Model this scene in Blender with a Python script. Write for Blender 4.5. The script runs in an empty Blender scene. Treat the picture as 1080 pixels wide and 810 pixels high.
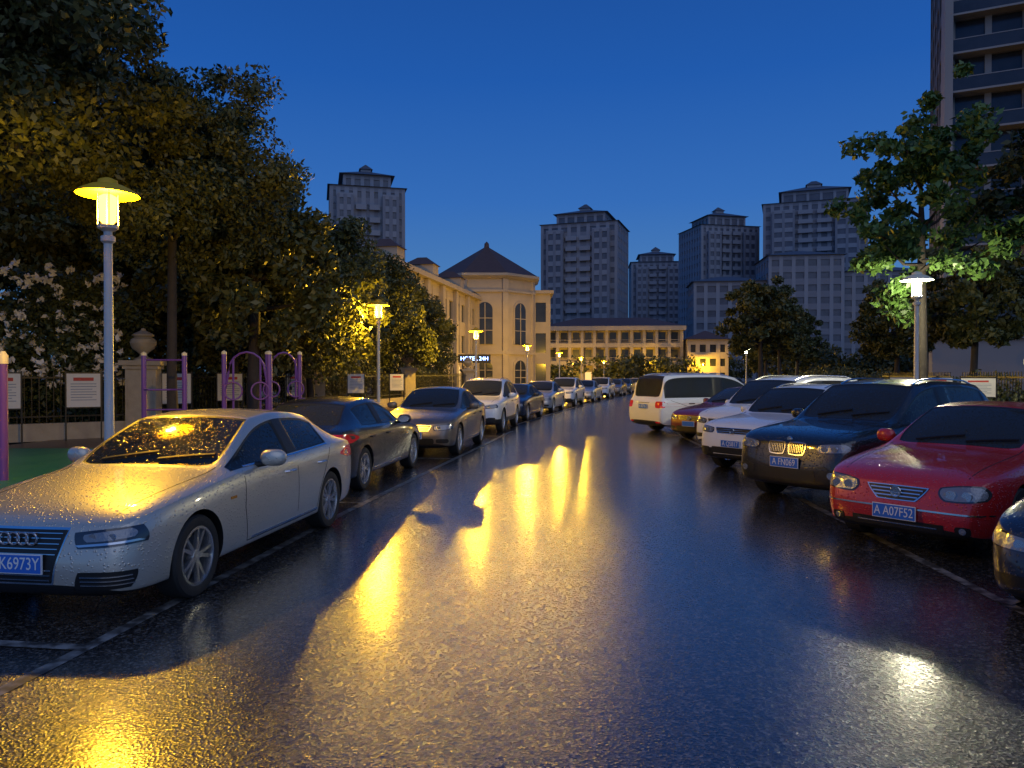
import bpy, bmesh, math, random
import numpy as np
from mathutils import Vector, Matrix
from mathutils.bvhtree import BVHTree
random.seed(7)
scene=bpy.context.scene
COL=scene.collection
R=math.radians

# ------------------------------------------------------------ materials
def new_mat(name):
    m=bpy.data.materials.new(name); m.use_nodes=True
    nt=m.node_tree; b=nt.nodes["Principled BSDF"]
    return m,nt,b
def simple(name,col,rough=0.6,metal=0.0,noise=0.0,nscale=3.0,bump=0.0,bscale=30.0,coat=0.0,emis=None,es=0.0,spec=None):
    m,nt,b=new_mat(name)
    b.inputs['Base Color'].default_value=(*col,1)
    b.inputs['Roughness'].default_value=rough
    b.inputs['Metallic'].default_value=metal
    b.inputs['Coat Weight'].default_value=coat
    b.inputs['Coat Roughness'].default_value=0.06
    if spec is not None: b.inputs['Specular IOR Level'].default_value=spec
    if emis: 
        b.inputs['Emission Color'].default_value=(*emis,1); b.inputs['Emission Strength'].default_value=es
        m.cycles.emission_sampling='NONE'
    tc=nt.nodes.new('ShaderNodeTexCoord')
    if noise>0:
        n=nt.nodes.new('ShaderNodeTexNoise'); n.inputs['Scale'].default_value=nscale; n.inputs['Detail'].default_value=6
        nt.links.new(tc.outputs['Object'],n.inputs['Vector'])
        mx=nt.nodes.new('ShaderNodeMixRGB'); 
        mx.inputs[1].default_value=(*[c*(1-noise) for c in col],1); mx.inputs[2].default_value=(*[min(1,c*(1+noise)) for c in col],1)
        nt.links.new(n.outputs['Fac'],mx.inputs[0]); nt.links.new(mx.outputs[0],b.inputs['Base Color'])
    if bump>0:
        n2=nt.nodes.new('ShaderNodeTexNoise'); n2.inputs['Scale'].default_value=bscale; n2.inputs['Detail'].default_value=4
        nt.links.new(tc.outputs['Object'],n2.inputs['Vector'])
        bp=nt.nodes.new('ShaderNodeBump'); bp.inputs['Strength'].default_value=bump; bp.inputs['Distance'].default_value=0.01
        nt.links.new(n2.outputs['Fac'],bp.inputs['Height']); nt.links.new(bp.outputs[0],b.inputs['Normal'])
    return m
def drops(nt,b,scale=55,strength=0.5,dist=0.004,coat=True,th=.36):
    tc=nt.nodes.new('ShaderNodeTexCoord')
    v=nt.nodes.new('ShaderNodeTexVoronoi'); v.inputs['Scale'].default_value=scale
    nt.links.new(tc.outputs['Object'],v.inputs['Vector'])
    r=nt.nodes.new('ShaderNodeValToRGB'); r.color_ramp.elements[0].position=0.0; r.color_ramp.elements[0].color=(1,1,1,1)
    r.color_ramp.elements[1].position=th; r.color_ramp.elements[1].color=(0,0,0,1)
    nt.links.new(v.outputs['Distance'],r.inputs[0])
    n=nt.nodes.new('ShaderNodeTexNoise'); n.inputs['Scale'].default_value=scale*0.35
    nt.links.new(tc.outputs['Object'],n.inputs['Vector'])
    mm=nt.nodes.new('ShaderNodeMath'); mm.operation='MULTIPLY'
    nt.links.new(r.outputs[0],mm.inputs[0]); nt.links.new(n.outputs['Fac'],mm.inputs[1])
    bp=nt.nodes.new('ShaderNodeBump'); bp.inputs['Strength'].default_value=strength; bp.inputs['Distance'].default_value=dist
    nt.links.new(mm.outputs[0],bp.inputs['Height']); nt.links.new(bp.outputs[0],b.inputs['Normal'])
    if coat: nt.links.new(bp.outputs[0],b.inputs['Coat Normal'])
def paint(name,col,metal=0.0,rough=0.35):
    m,nt,b=new_mat(name)
    b.inputs['Base Color'].default_value=(*col,1); b.inputs['Metallic'].default_value=metal
    b.inputs['Roughness'].default_value=rough; b.inputs['Coat Weight'].default_value=1.0; b.inputs['Coat Roughness'].default_value=0.04
    drops(nt,b,36,1.0,0.010,True,.33)
    return m
def glassm(name,col=(0.012,0.014,0.016),st=0.6):
    m,nt,b=new_mat(name)
    b.inputs['Base Color'].default_value=(*col,1); b.inputs['Roughness'].default_value=0.07
    b.inputs['Specular IOR Level'].default_value=0.25
    drops(nt,b,34,st,0.007,False,.42)
    return m
M={}
M['glass']=glassm('car_glass',(.024,.028,.030),1.0)
M['black']=simple('black_trim',(0.012,0.012,0.012),0.45)
M['tyre']=simple('tyre_rubber',(0.018,0.018,0.018),0.7,bump=0.3)
M['rim']=simple('alloy',(0.55,0.55,0.56),0.25,0.9)
M['disc']=simple('brake_disc',(0.12,0.12,0.12),0.5,0.6)
M['chrome']=simple('chrome',(0.70,0.70,0.71),0.2,1.0)
M['hl']=simple('headlamp_glass',(0.24,0.25,0.27),0.12,0.3,coat=1.0,bump=0.6,bscale=40)
M['hldark']=simple('headlamp_housing',(0.05,0.05,0.055),0.1,0.3,coat=1)
M['lens']=simple('headlamp_projector',(0.6,0.62,0.65),0.15,0.8,coat=1.0)
M['red']=simple('tail_lamp',(0.40,0.008,0.008),0.12,coat=1,emis=(1,0.03,0.02),es=0.15)
M['amber']=simple('indicator',(0.7,0.25,0.02),0.15,coat=1)
M['plate']=simple('plate_blue',(0.03,0.16,0.62),0.35)
M['white']=simple('white_paint',(0.8,0.8,0.8),0.4)
PAINTS={
 'champagne':paint('paint_champagne',(0.58,0.54,0.46),0.45,0.38),
 'black':paint('paint_black',(0.008,0.008,0.009)),
 'grey':paint('paint_brown_grey',(0.16,0.14,0.12),0.5),
 'white':paint('paint_white',(0.80,0.80,0.79)),
 'navy':paint('paint_navy',(0.012,0.018,0.04),0.2),
 'silver':paint('paint_silver',(0.5,0.51,0.52),0.5),
 'red':paint('paint_red',(0.50,0.016,0.018),0.1),
 'darkred':paint('paint_darkred',(0.16,0.010,0.014),0.1),
 'dgrey':paint('paint_dark_grey',(0.05,0.053,0.06),0.5),
}
# ------------------------------------------------------------ mesh builder
class MB:
    def __init__(s): s.v=[]; s.f=[]; s.m=[]; s.mats=[]
    def mi(s,mat):
        if mat not in s.mats: s.mats.append(mat)
        return s.mats.index(mat)
    def add(s,vs,fs,mat,M4=None):
        o=len(s.v); k=s.mi(mat)
        if M4 is not None: vs=[tuple(M4@Vector(p)) for p in vs]
        s.v+= [tuple(p) for p in vs]
        s.f+= [tuple(i+o for i in f) for f in fs]; s.m+=[k]*len(fs)
    def box(s,x0,x1,y0,y1,z0,z1,mat,M4=None):
        vs=[(x0,y0,z0),(x1,y0,z0),(x1,y1,z0),(x0,y1,z0),(x0,y0,z1),(x1,y0,z1),(x1,y1,z1),(x0,y1,z1)]
        s.add(vs,[(0,3,2,1),(4,5,6,7),(0,1,5,4),(1,2,6,5),(2,3,7,6),(3,0,4,7)],mat,M4)
    def lathe(s,prof,mat,n=24,M4=None,closed=False):
        vs=[];fs=[]
        for r,z in prof:
            for k in range(n):
                a=2*math.pi*k/n; vs.append((r*math.cos(a),r*math.sin(a),z))
        for i in range(len(prof)-1):
            for k in range(n):
                fs.append((i*n+k,i*n+(k+1)%n,(i+1)*n+(k+1)%n,(i+1)*n+k))
        if prof[0][0]>1e-4 and not closed: fs.append(tuple(range(n))[::-1])
        if prof[-1][0]>1e-4 and not closed: fs.append(tuple((len(prof)-1)*n+k for k in range(n)))
        s.add(vs,fs,mat,M4)
    def tube(s,pts,rad,mat,n=8,M4=None):
        vs=[];fs=[]
        P=[Vector(p) for p in pts]
        for i,p in enumerate(P):
            t=(P[min(i+1,len(P)-1)]-P[max(i-1,0)]).normalized()
            up=Vector((0,0,1)) if abs(t.z)<0.95 else Vector((1,0,0))
            a=t.cross(up).normalized(); b=t.cross(a)
            r=rad[i] if isinstance(rad,(list,tuple)) else rad
            for k in range(n):
                an=2*math.pi*k/n; vs.append(tuple(p+a*math.cos(an)*r+b*math.sin(an)*r))
        for i in range(len(P)-1):
            for k in range(n): fs.append((i*n+k,i*n+(k+1)%n,(i+1)*n+(k+1)%n,(i+1)*n+k))
        fs.append(tuple(range(n))); fs.append(tuple((len(P)-1)*n+k for k in range(n))[::-1])
        s.add(vs,fs,mat,M4)
    def mesh(s,name,smooth=None):
        me=bpy.data.meshes.new(name); me.from_pydata(s.v,[],s.f)
        for m in s.mats: me.materials.append(m)
        me.polygons.foreach_set('material_index',s.m)
        bm=bmesh.new(); bm.from_mesh(me); bmesh.ops.recalc_face_normals(bm,faces=bm.faces[:]); bm.to_mesh(me); bm.free()
        if smooth:
            me.polygons.foreach_set('use_smooth',[True]*len(me.polygons)); me.set_sharp_from_angle(angle=R(smooth))
        me.update(); return me
    def obj(s,name,parent=None,loc=(0,0,0),rot=0,smooth=None):
        return mkobj(name,s.mesh(name,smooth),parent,loc,rot)
def mkobj(name,data,parent=None,loc=(0,0,0),rot=0):
    o=bpy.data.objects.new(name,data); COL.objects.link(o); o.location=loc; o.rotation_euler=(0,0,rot)
    if parent: o.parent=parent
    return o
def empty(name,loc=(0,0,0),rot=0):
    return mkobj(name,None,None,loc,rot)

# ------------------------------------------------------------ cars
KINDS={
'sedan':dict(L=4.72,st=[
 (0.00,.60,.25,.64,.69,None),(0.05,.74,.20,.69,.74,None),(0.20,.845,.18,.745,.80,None),(0.5,.89,.18,.80,.86,None),
 (0.9,.91,.18,.85,.91,None),(1.3,.91,.18,.89,.955,None),(1.46,.91,.18,.905,.98,None),
 (1.85,.91,.18,.92,1.205,.67),(2.28,.91,.18,.93,1.385,.585),(2.72,.91,.18,.94,1.425,.575),(2.81,.91,.18,.943,1.427,.575),
 (3.35,.91,.18,.955,1.405,.565),(3.68,.91,.18,.97,1.345,.56),(4.0,.905,.18,.98,1.19,.62),(4.28,.89,.19,.975,1.03,None),
 (4.55,.85,.22,.95,1.01,None),(4.68,.76,.26,.90,.955,None),(4.72,.66,.30,.84,.89,None)],
 cowl=6,header=8,b=9,c=12,rr=12,deck=14,ax=(.87,3.70),wr=.33,arch=.365),
'suv':dict(L=4.75,st=[
 (0.00,.64,.32,.80,.86,None),(0.06,.78,.27,.87,.93,None),(0.20,.88,.25,.93,.99,None),(0.5,.93,.25,.98,1.04,None),
 (0.9,.95,.25,1.02,1.08,None),(1.25,.95,.25,1.05,1.12,None),(1.40,.95,.25,1.07,1.14,None),
 (1.75,.95,.25,1.08,1.42,.73),(2.15,.95,.25,1.09,1.66,.66),(2.72,.95,.25,1.10,1.72,.65),(2.82,.95,.25,1.105,1.722,.65),
 (3.5,.95,.25,1.13,1.71,.64),(4.18,.94,.25,1.17,1.66,.63),(4.42,.93,.27,1.16,1.45,.68),(4.62,.90,.28,1.12,1.18,None),
 (4.68,.86,.30,1.05,1.11,None),(4.72,.78,.32,.98,1.04,None),(4.75,.68,.36,.90,.96,None)],
 cowl=6,header=8,b=9,c=12,rr=12,deck=14,ax=(.87,3.75),wr=.375,arch=.42),
'mpv':dict(L=4.9,st=[
 (0.00,.64,.28,.76,.82,None),(0.06,.78,.22,.84,.89,None),(0.18,.87,.20,.90,.95,None),(0.4,.90,.20,.95,1.01,None),
 (0.7,.92,.20,.99,1.06,None),(0.95,.92,.20,1.01,1.09,None),(1.08,.92,.20,1.02,1.11,None),
 (1.5,.92,.20,1.02,1.42,.73),(1.95,.92,.20,1.02,1.69,.70),(2.6,.92,.20,1.02,1.77,.70),(2.7,.92,.20,1.02,1.77,.70),
 (3.8,.92,.20,1.02,1.77,.70),(4.62,.92,.20,1.02,1.73,.69),(4.72,.92,.22,1.02,1.45,.73),(4.81,.90,.24,1.01,1.07,None),
 (4.85,.88,.27,.98,1.03,None),(4.88,.83,.30,.92,.97,None),(4.9,.74,.33,.85,.90,None)],
 cowl=6,header=8,b=9,c=12,rr=12,deck=14,ax=(.92,3.85),wr=.33,arch=.365),
}
def ring(s,hw,zb,zbelt,zt,hwr):
    p=[(0,zb),(.8*hw,zb),(.95*hw,zb+.05),(.985*hw,zb+.17),(hw,zb+.6*(zbelt-zb)),(.985*hw,zbelt-.075),(.945*hw,zbelt)]
    if hwr is None:
        dz=zt-zbelt
        p+=[(.90*hw,zbelt+.35*dz),(.84*hw,zbelt+.55*dz),(.76*hw,zbelt+.72*dz),(.42*hw,zbelt+.95*dz),(0,zt)]
    else:
        p+=[(.915*hw,zbelt+.025),(hwr+.045,zt-.085),(hwr-.012,zt-.03),(.55*hwr,zt-.002),(0,zt+.008)]
    return p
def body_mesh(kind):
    K=KINDS[kind]; st=K['st']; L=K['L']; N=len(st)
    V=[];F=[];MI=[];crease={}
    top=st[2][4]
    for (s,hw,zb,zbelt,zt,hwr) in st:
        half=ring(s,hw,zb,zbelt,zt,hwr)
        full=[(x,z) for x,z in half]+[(-x,z) for x,z in half[-2:0:-1]]
        for x,z in full:
            y=s-L/2
            if s<.3:
                w=(1-s/.3); zz=max(0,z-.55*top)/(.45*top); y+=w*(.10*zz+ .05*max(0,(.4-z)/.2))
            if L-s<.3:
                w=(1-(L-s)/.3); zz=max(0,z-.8)/.3; y-=w*(.06*min(zz,1)+.06*max(0,(.45-z)/.2))
            V.append((x,y,z))
    n=22
    def hj(k): return k if k<11 else 21-k
    for i in range(N-1):
        for k in range(n):
            a=i*n+k;b=i*n+(k+1)%n;c=(i+1)*n+(k+1)%n;d=(i+1)*n+k
            F.append((a,b,c,d)); j=hj(k); mt=0
            if K['cowl']<=i<K['header'] and j>=9: mt=1
            if K['rr']<=i<K['deck'] and j>=9: mt=1
            if K['cowl']<=i<K['c'] and j==7: mt=1
            if kind=='mpv' and i==K['c'] and j==7: mt=1
            if i==K['b'] and j==7: mt=2
            if kind=='suv' and j<=2: mt=2
            if kind!='suv' and j<=1: mt=2
            MI.append(mt)
    for i,e in ((0,1),(N-1,0)):
        for k in range(0,11):
            a=i*n+k; b=i*n+k+1; c=i*n+(n-k-1)%n; d=i*n+(n-k)%n
            f=[]
            for q in (a,b,c,d):
                if q not in f: f.append(q)
            F.append(tuple(f)); MI.append(2 if k<=1 else 0)
    me=bpy.data.meshes.new(kind+'_ctl'); me.from_pydata(V,[],F)
    for m in (PAINTS['white'],M['glass'],M['black']): me.materials.append(m)
    me.polygons.foreach_set('material_index',MI)
    at=me.attributes.new('crease_edge','FLOAT','EDGE'); vals=[0.0]*len(me.edges)
    for e in me.edges:
        a,b=e.vertices; ia,ja=divmod(a,n); ib,jb=divmod(b,n)
        ja=ja if ja<=11 else 22-ja; jb=jb if jb<=11 else 22-jb
        if ja==jb:
            i=min(ia,ib)
            if ja==6: vals[e.index]=.55
            if K['cowl']<=i<K['deck']:
                if ja==7: vals[e.index]=.7
                if ja in (8,9): vals[e.index]=.5
            if ja==2: vals[e.index]=.4
        elif ia==ib and min(ja,jb)>=9 and ia in (K['header'],K['rr'],K['deck'],K['cowl']): vals[e.index]=.45
    at.data.foreach_set('value',vals)
    bm=bmesh.new(); bm.from_mesh(me); bmesh.ops.recalc_face_normals(bm,faces=bm.faces[:]); bm.to_mesh(me); bm.free()
    o=mkobj('tmp',me); md=o.modifiers.new('s','SUBSURF'); md.levels=3 if kind=='sedan' else 2; md.render_levels=md.levels
    dg=bpy.context.evaluated_depsgraph_get()
    me2=bpy.data.meshes.new_from_object(o.evaluated_get(dg),depsgraph=dg); bpy.data.objects.remove(o)
    bvh_bm=bmesh.new(); bvh_bm.from_mesh(me2); bvh=BVHTree.FromBMesh(bvh_bm); bvh_bm.free()
    bm=bmesh.new(); bm.from_mesh(me2)
    gf=[f for f in bm.faces if f.material_index==1]
    r=bmesh.ops.inset_region(bm,faces=gf,thickness=.022,depth=-.008,use_even_offset=True,use_boundary=True)
    for f in r['faces']: f.material_index=2
    bm.to_mesh(me2); bm.free()
    o=mkobj('tmp',me2)
    cut=MB()
    for ay in K['ax']:
        for sx in (-1,1):
            Mx=Matrix.Translation((sx*.82,ay-L/2,K['wr']+.01))@Matrix.Rotation(R(90),4,'Y')
            cut.lathe([(K['arch'],-.27),(K['arch'],.27)],M['black'],40,Mx)
    co=cut.obj('cut')
    md=o.modifiers.new('b','BOOLEAN'); md.operation='DIFFERENCE'; md.object=co; md.solver='EXACT'; md.material_mode='TRANSFER'
    dg=bpy.context.evaluated_depsgraph_get()
    me3=bpy.data.meshes.new_from_object(o.evaluated_get(dg),depsgraph=dg)
    bpy.data.objects.remove(o); bpy.data.objects.remove(co)
    me3.polygons.foreach_set('use_smooth',[True]*len(me3.polygons)); me3.set_sharp_from_angle(angle=R(32))
    return me3,bvh
def squ(u,v,r):
    return u*math.sqrt(max(0,1-r*v*v/2)),v*math.sqrt(max(0,1-r*u*u/2))
def patch(mb,bvh,c4,d,mat,nu=8,nv=4,off=.004,rnd=0.0,skirt=.015):
    d=Vector(d); c=[Vector(p) for p in c4]; vs=[]; skv=[]
    for j in range(nv+1):
        for i in range(nu+1):
            u=2*i/nu-1; v=2*j/nv-1; uu,vv=squ(u,v,rnd); a=(uu+1)/2;b=(vv+1)/2
            p=(c[0]*(1-a)+c[1]*a)*(1-b)+(c[3]*(1-a)+c[2]*a)*b
            h,nn,_,_=bvh.ray_cast(p-d*3,d)
            if h is None:
                h,nn,_,_=bvh.find_nearest(p)
            if nn.dot(d)>0: nn=-nn
            nn=(nn*.6-d*.4).normalized()
            vs.append(h+nn*off); skv.append(h-nn*skirt)
    fs=[]
    W=nu+1
    for j in range(nv):
        for i in range(nu): fs.append((j*W+i,j*W+i+1,(j+1)*W+i+1,(j+1)*W+i))
    bd=[i for i in range(W)]+[j*W+nu for j in range(1,nv+1)]+[nv*W+i for i in range(nu-1,-1,-1)]+[j*W for j in range(nv-1,0,-1)]
    o=len(vs); 
    for q in bd: vs.append(skv[q])
    m=len(bd)
    for k in range(m): fs.append((bd[k],bd[(k+1)%m],o+(k+1)%m,o+k))
    mb.add([tuple(p) for p in vs],fs,mat)
def F4(x0,x1,z0,z1,x0b=None,x1b=None,dzl=0,dzr=0):
    if x0b is None: x0b=x0
    if x1b is None: x1b=x1
    return [(x0b,0,z0),(x1b,0,z0+dzr),(x1,0,z1+dzr),(x0,0,z1+dzl)]
FD=(0,1,0); BD=(0,-1,0)
def mir(c): return [(-x,y,z) for x,y,z in (c[1],c[0],c[3],c[2])]
def surf(bvh,x,z,d=FD,off=.01):
    h,nn,_,_=bvh.ray_cast(Vector((x,0,z))-Vector(d)*4,Vector(d))
    if h is None: h=Vector((x,-2.3*d[1],z))
    return h-Vector(d)*off
def torus(mb,c,Rr,r,mat,M4=None,n=20,m=6):
    vs=[];fs=[]
    for i in range(n):
        a=2*math.pi*i/n
        for j in range(m):
            b=2*math.pi*j/m
            vs.append((c[0]+(Rr+r*math.cos(b))*math.cos(a),c[1]+r*math.sin(b),c[2]+(Rr+r*math.cos(b))*math.sin(a)))
    for i in range(n):
        for j in range(m): fs.append((i*m+j,((i+1)%n)*m+j,((i+1)%n)*m+(j+1)%m,i*m+(j+1)%m))
    mb.add(vs,fs,mat,M4)
def disc_y(mb,c,r,mat,t=.01):
    mb.lathe([(r,-t),(r*.9,t)],mat,20,Matrix.Translation(c)@Matrix.Rotation(R(90),4,'X'))
def details(kind,style,bvh):
    K=KINDS[kind]; L=K['L']; mb=MB(); P=lambda c,mt,**k: patch(mb,bvh,c,FD,mt,**k)
    B=lambda c,mt,**k: patch(mb,bvh,c,BD,mt,**k)
    up=0 if kind=='sedan' else (.22 if kind=='suv' else .13)
    if style=='audi':
        P(F4(-.37,.37,.30,.70,-.27,.27),M['chrome'],nu=10,nv=6,off=.006)
        P(F4(-.35,.35,.315,.685,-.255,.255),M['black'],nu=10,nv=6,off=.012)
        for k in range(10):
            z=.335+k*.036; w=.255+.08*(z-.34)/.34
            if .41<z<.50: continue
            P(F4(-w,w,z,z+.006),M['chrome'],nu=8,nv=1,off=.020,skirt=.0)
        for k in range(4):
            c=surf(bvh,-.105+k*.07,.625,off=.036); torus(mb,c,.043,.007,M['chrome'])
        for f in (lambda c:c,mir):
            P(f(F4(.40,.82,.555,.68,.44,.85,-.01,.03)),M['hldark'],nu=12,nv=5,off=.007,rnd=.2)
            P(f(F4(.47,.79,.60,.665,.50,.81,-.01,.03)),M['hl'],nu=10,nv=4,off=.011,rnd=.4)
            P(f(F4(.43,.81,.57,.583,.46,.83,0,.03)),M['lens'],nu=10,nv=1,off=.014)
            P(f(F4(.46,.82,.27,.40,.42,.78)),M['black'],nu=8,nv=5,off=.006,rnd=.2)
            for z in (.30,.33,.36): P(f(F4(.48,.79,z,z+.007)),M['chrome'],nu=6,nv=1,off=.012,skirt=0)
        for x in (.55,.68):
            for s in (-1,1):
                c=surf(bvh,s*x,.635,off=.0); disc_y(mb,c+Vector((0,.005,0)),.032,M['lens'],.016)
        P(F4(-.42,.42,.23,.28),M['black'],nu=8,nv=2,off=.005)
    elif style=='bmw':
        for f in (lambda c:c,mir):
            P(f(F4(.015,.30,.70,.88,.03,.27)),M['chrome'],nu=8,nv=6,off=.012,rnd=.45)
            P(f(F4(.03,.285,.715,.865,.045,.255)),M['black'],nu=8,nv=6,off=.018,rnd=.45)
            for k in range(8):
                x=.055+k*.027; P(f(F4(x,x+.005,.735,.845)),M['chrome'],nu=1,nv=5,off=.022,skirt=0)
            P(f(F4(.42,.84,.74,.88,.46,.88,-.01,.03)),M['hldark'],nu=12,nv=5,off=.007,rnd=.6)
            P(f(F4(.44,.82,.76,.87,.48,.86,-.01,.02)),M['hl'],nu=12,nv=5,off=.012,rnd=.6)
            P(f(F4(.50,.82,.40,.54)),M['black'],nu=8,nv=4,off=.006,rnd=.5)
            P(f(F4(.62,.72,.43,.52)),M['lens'],nu=6,nv=6,off=.012,rnd=1)
        for x in (.56,.69):
            for s in (-1,1):
                c=surf(bvh,s*x,.815,off=0); disc_y(mb,c,.045,M['lens'],.022)
        P(F4(-.45,.45,.37,.52),M['black'],nu=8,nv=3,off=.006,rnd=.2)
        c=surf(bvh,0,.91,off=.0); disc_y(mb,c,.04,M['chrome'],.01)
    elif style=='bora':
        P(F4(-.33,.33,.52,.665,-.20,.20),M['chrome'],nu=10,nv=5,off=.008,rnd=.15)
        P(F4(-.31,.31,.53,.655,-.185,.185),M['black'],nu=10,nv=5,off=.014,rnd=.15)
        for k in range(3):
            z=.555+k*.034; w=.20+.09*(z-.53)/.13; P(F4(-w,w,z,z+.011),M['chrome'],nu=8,nv=1,off=.022,skirt=0)
        c=surf(bvh,0,.60,off=.03); torus(mb,c,.05,.008,M['chrome']); disc_y(mb,c+Vector((0,.012,0)),.048,M['chrome'],.006)
        for f in (lambda c:c,mir):
            P(f(F4(.38,.80,.545,.70,.43,.84,-.01,.03)),M['hldark'],nu=12,nv=6,off=.006,rnd=.6)
            P(f(F4(.40,.78,.56,.69,.45,.82,-.01,.025)),M['hl'],nu=12,nv=6,off=.011,rnd=.6)
            P(f(F4(.56,.70,.26,.34)),M['black'],nu=6,nv=4,off=.006,rnd=.5)
            P(f(F4(.60,.66,.27,.33)),M['lens'],nu=5,nv=5,off=.012,rnd=1)
            P(f(F4(.10,.84,.445,.46)),M['chrome'],nu=10,nv=1,off=.010)
        for x in (.52,.66):
            for s in (-1,1):
                c=surf(bvh,s*x,.62,off=0); disc_y(mb,c,.05,M['lens'],.02)
        P(F4(-.46,.46,.25,.335),M['black'],nu=8,nv=3,off=.006)
        P(F4(-.40,.40,.29,.30),M['chrome'],nu=8,nv=1,off=.012)
    else:
        z0=.55+up
        P(F4(-.42,.42,z0,z0+.115,-.36,.36),M['chrome'],nu=10,nv=4,off=.006)
        P(F4(-.40,.40,z0+.01,z0+.105,-.34,.34),M['black'],nu=10,nv=4,off=.012)
        for k in range(2): P(F4(-.37,.37,z0+.035+k*.035,z0+.045+k*.035),M['chrome'],nu=8,nv=1,off=.018,skirt=0)
        c=surf(bvh,0,z0+.055,off=.03); torus(mb,c,.05,.008,M['chrome'])
        for f in (lambda c:c,mir):
            P(f(F4(.44,.82,z0-.005,z0+.12,.46,.86,-.01,.03)),M['hldark'],nu=12,nv=5,off=.006,rnd=.45)
            P(f(F4(.46,.80,z0+.01,z0+.11,.49,.83,-.01,.025)),M['hl'],nu=12,nv=5,off=.011,rnd=.45)
            P(f(F4(.52,.78,.30+up*.5,.39+up*.5)),M['black'],nu=6,nv=4,off=.006,rnd=.5)
        for s in (-1,1):
            c=surf(bvh,s*.58,z0+.065,off=0); disc_y(mb,c,.04,M['lens'],.018)
        P(F4(-.48,.48,.27+up*.5,.40+up*.5),M['black'],nu=8,nv=3,off=.006,rnd=.2)
    DD=(0,0,-1)
    cow=K['st'][K['cowl']][0]
    for s in (-1,1):
        patch(mb,bvh,[(s*.62,-L/2+.22,0),(s*.63,-L/2+.22,0),(s*.70,-L/2+cow,0),(s*.69,-L/2+cow,0)],DD,M['black'],nu=1,nv=12,off=.0015,skirt=0)
    for x0,x1 in ((-.45,.05),(.1,.6)):
        y0=-L/2+cow+.06
        patch(mb,bvh,[(x0,y0,0),(x1,y0+.10,0),(x1,y0+.12,0),(x0,y0+.02,0)],DD,M['black'],nu=10,nv=1,off=.02,skirt=0)
    zr=K['st'][-3][3]; zt=zr-.02
    for f in (lambda c:c,mir):
        if kind=='sedan': B(f(F4(.46,.88,zt-.16,zt-.01,.50,.90)),M['red'],nu=12,nv=5,off=.007,rnd=.4)
        else: B(f(F4(.60,.90,zt-.20,zt+.0,.62,.92)),M['red'],nu=8,nv=6,off=.008,rnd=.4)
        B(f(F4(.60,.80,.32,.36)),M['red'],nu=4,nv=2,off=.005)
    B(F4(-.3,.3,zt-.06,zt-.045),M['chrome'],nu=6,nv=1,off=.01)
    B(F4(-.55,.55,.26,.34),M['black'],nu=8,nv=2,off=.006)
    st=K['st']; belt=st[K['b']][3]; sill=st[K['b']][2]+.10
    cs=st[K['cowl']+1][0]-.20; bs=(st[K['b']][0]+st[K['b']+1][0])/2; rs=K['ax'][1]-.30
    for s in (-1,1):
        D=(-s,0,0)
        def sp(pts,w=.010,mt=M['black'],off=.0015):
            for (ya,za),(yb,zb) in zip(pts[:-1],pts[1:]):
                t=Vector((0,yb-ya,zb-za)).normalized(); nrm=Vector((0,-t.z,t.y))*w/2
                a=Vector((0,ya,za));b=Vector((0,yb,zb))
                patch(mb,bvh,[a-nrm,b-nrm,b+nrm,a+nrm],D,mt,nu=6,nv=1,off=off,skirt=0)
        y=lambda q:q-L/2
        sp([(y(cs),belt-.02),(y(cs-.04),.6),(y(cs+.03),sill)])
        sp([(y(bs),belt),(y(bs),sill)])
        sp([(y(st[K['c']][0]+.02),belt+.0),(y(rs+.12),.74),(y(rs-.06),.5),(y(rs-.12),sill)])
        sp([(y(cs+.03),sill),(y(rs-.12),sill)])
        if style!='bmw': sp([(y(cs+.1),.30),(y(rs-.1),.30)],.022,M['chrome'],.006)
        if style in ('audi','bmw'):
            sp([(y(st[K['cowl']][0]+.25),belt+.012),(y(bs),belt+.02),(y(st[K['c']][0]),st[K['c']][3]+.02)],.014,M['chrome'],.006)
        for hy in (bs-.20,st[K['c']][0]-.28 if kind=='sedan' else st[K['c']-1][0]-.05):
            h,nn,_,_=bvh.ray_cast(Vector((s*3,y(hy),belt-.13)),Vector(D))
            if h:
                mb.tube([h+Vector((s*-.01,-.11,0)),h+Vector((s*.028,-.08,0)),h+Vector((s*.032,0,0)),h+Vector((s*.028,.08,0)),h+Vector((s*-.01,.11,0))],.012,M['chrome'] if style=='audi' else M['black'],8)
        h,nn,_,_=bvh.ray_cast(Vector((s*3,y(cs-.25),belt-.22)),Vector(D))
        if h: mb.box(h.x-.006,h.x+.006,h.y-.05,h.y+.05,h.z-.012,h.z+.012,M['amber'])
        if kind!='sedan':
            rr=[]
            for k in range(9):
                yy=y(st[K['header']][0]+.1+(st[K['rr']][0]-st[K['header']][0]-.2)*k/8)
                h,nn,_,_=bvh.ray_cast(Vector((s*.56,yy,3)),Vector((0,0,-1)))
                rr.append((s*.56,yy,h.z+(.035 if 0<k<8 else 0)))
            mb.tube(rr,.014,M['chrome'],6)
    me=mb.mesh(kind+'_details_'+style,40)
    return me
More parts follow.
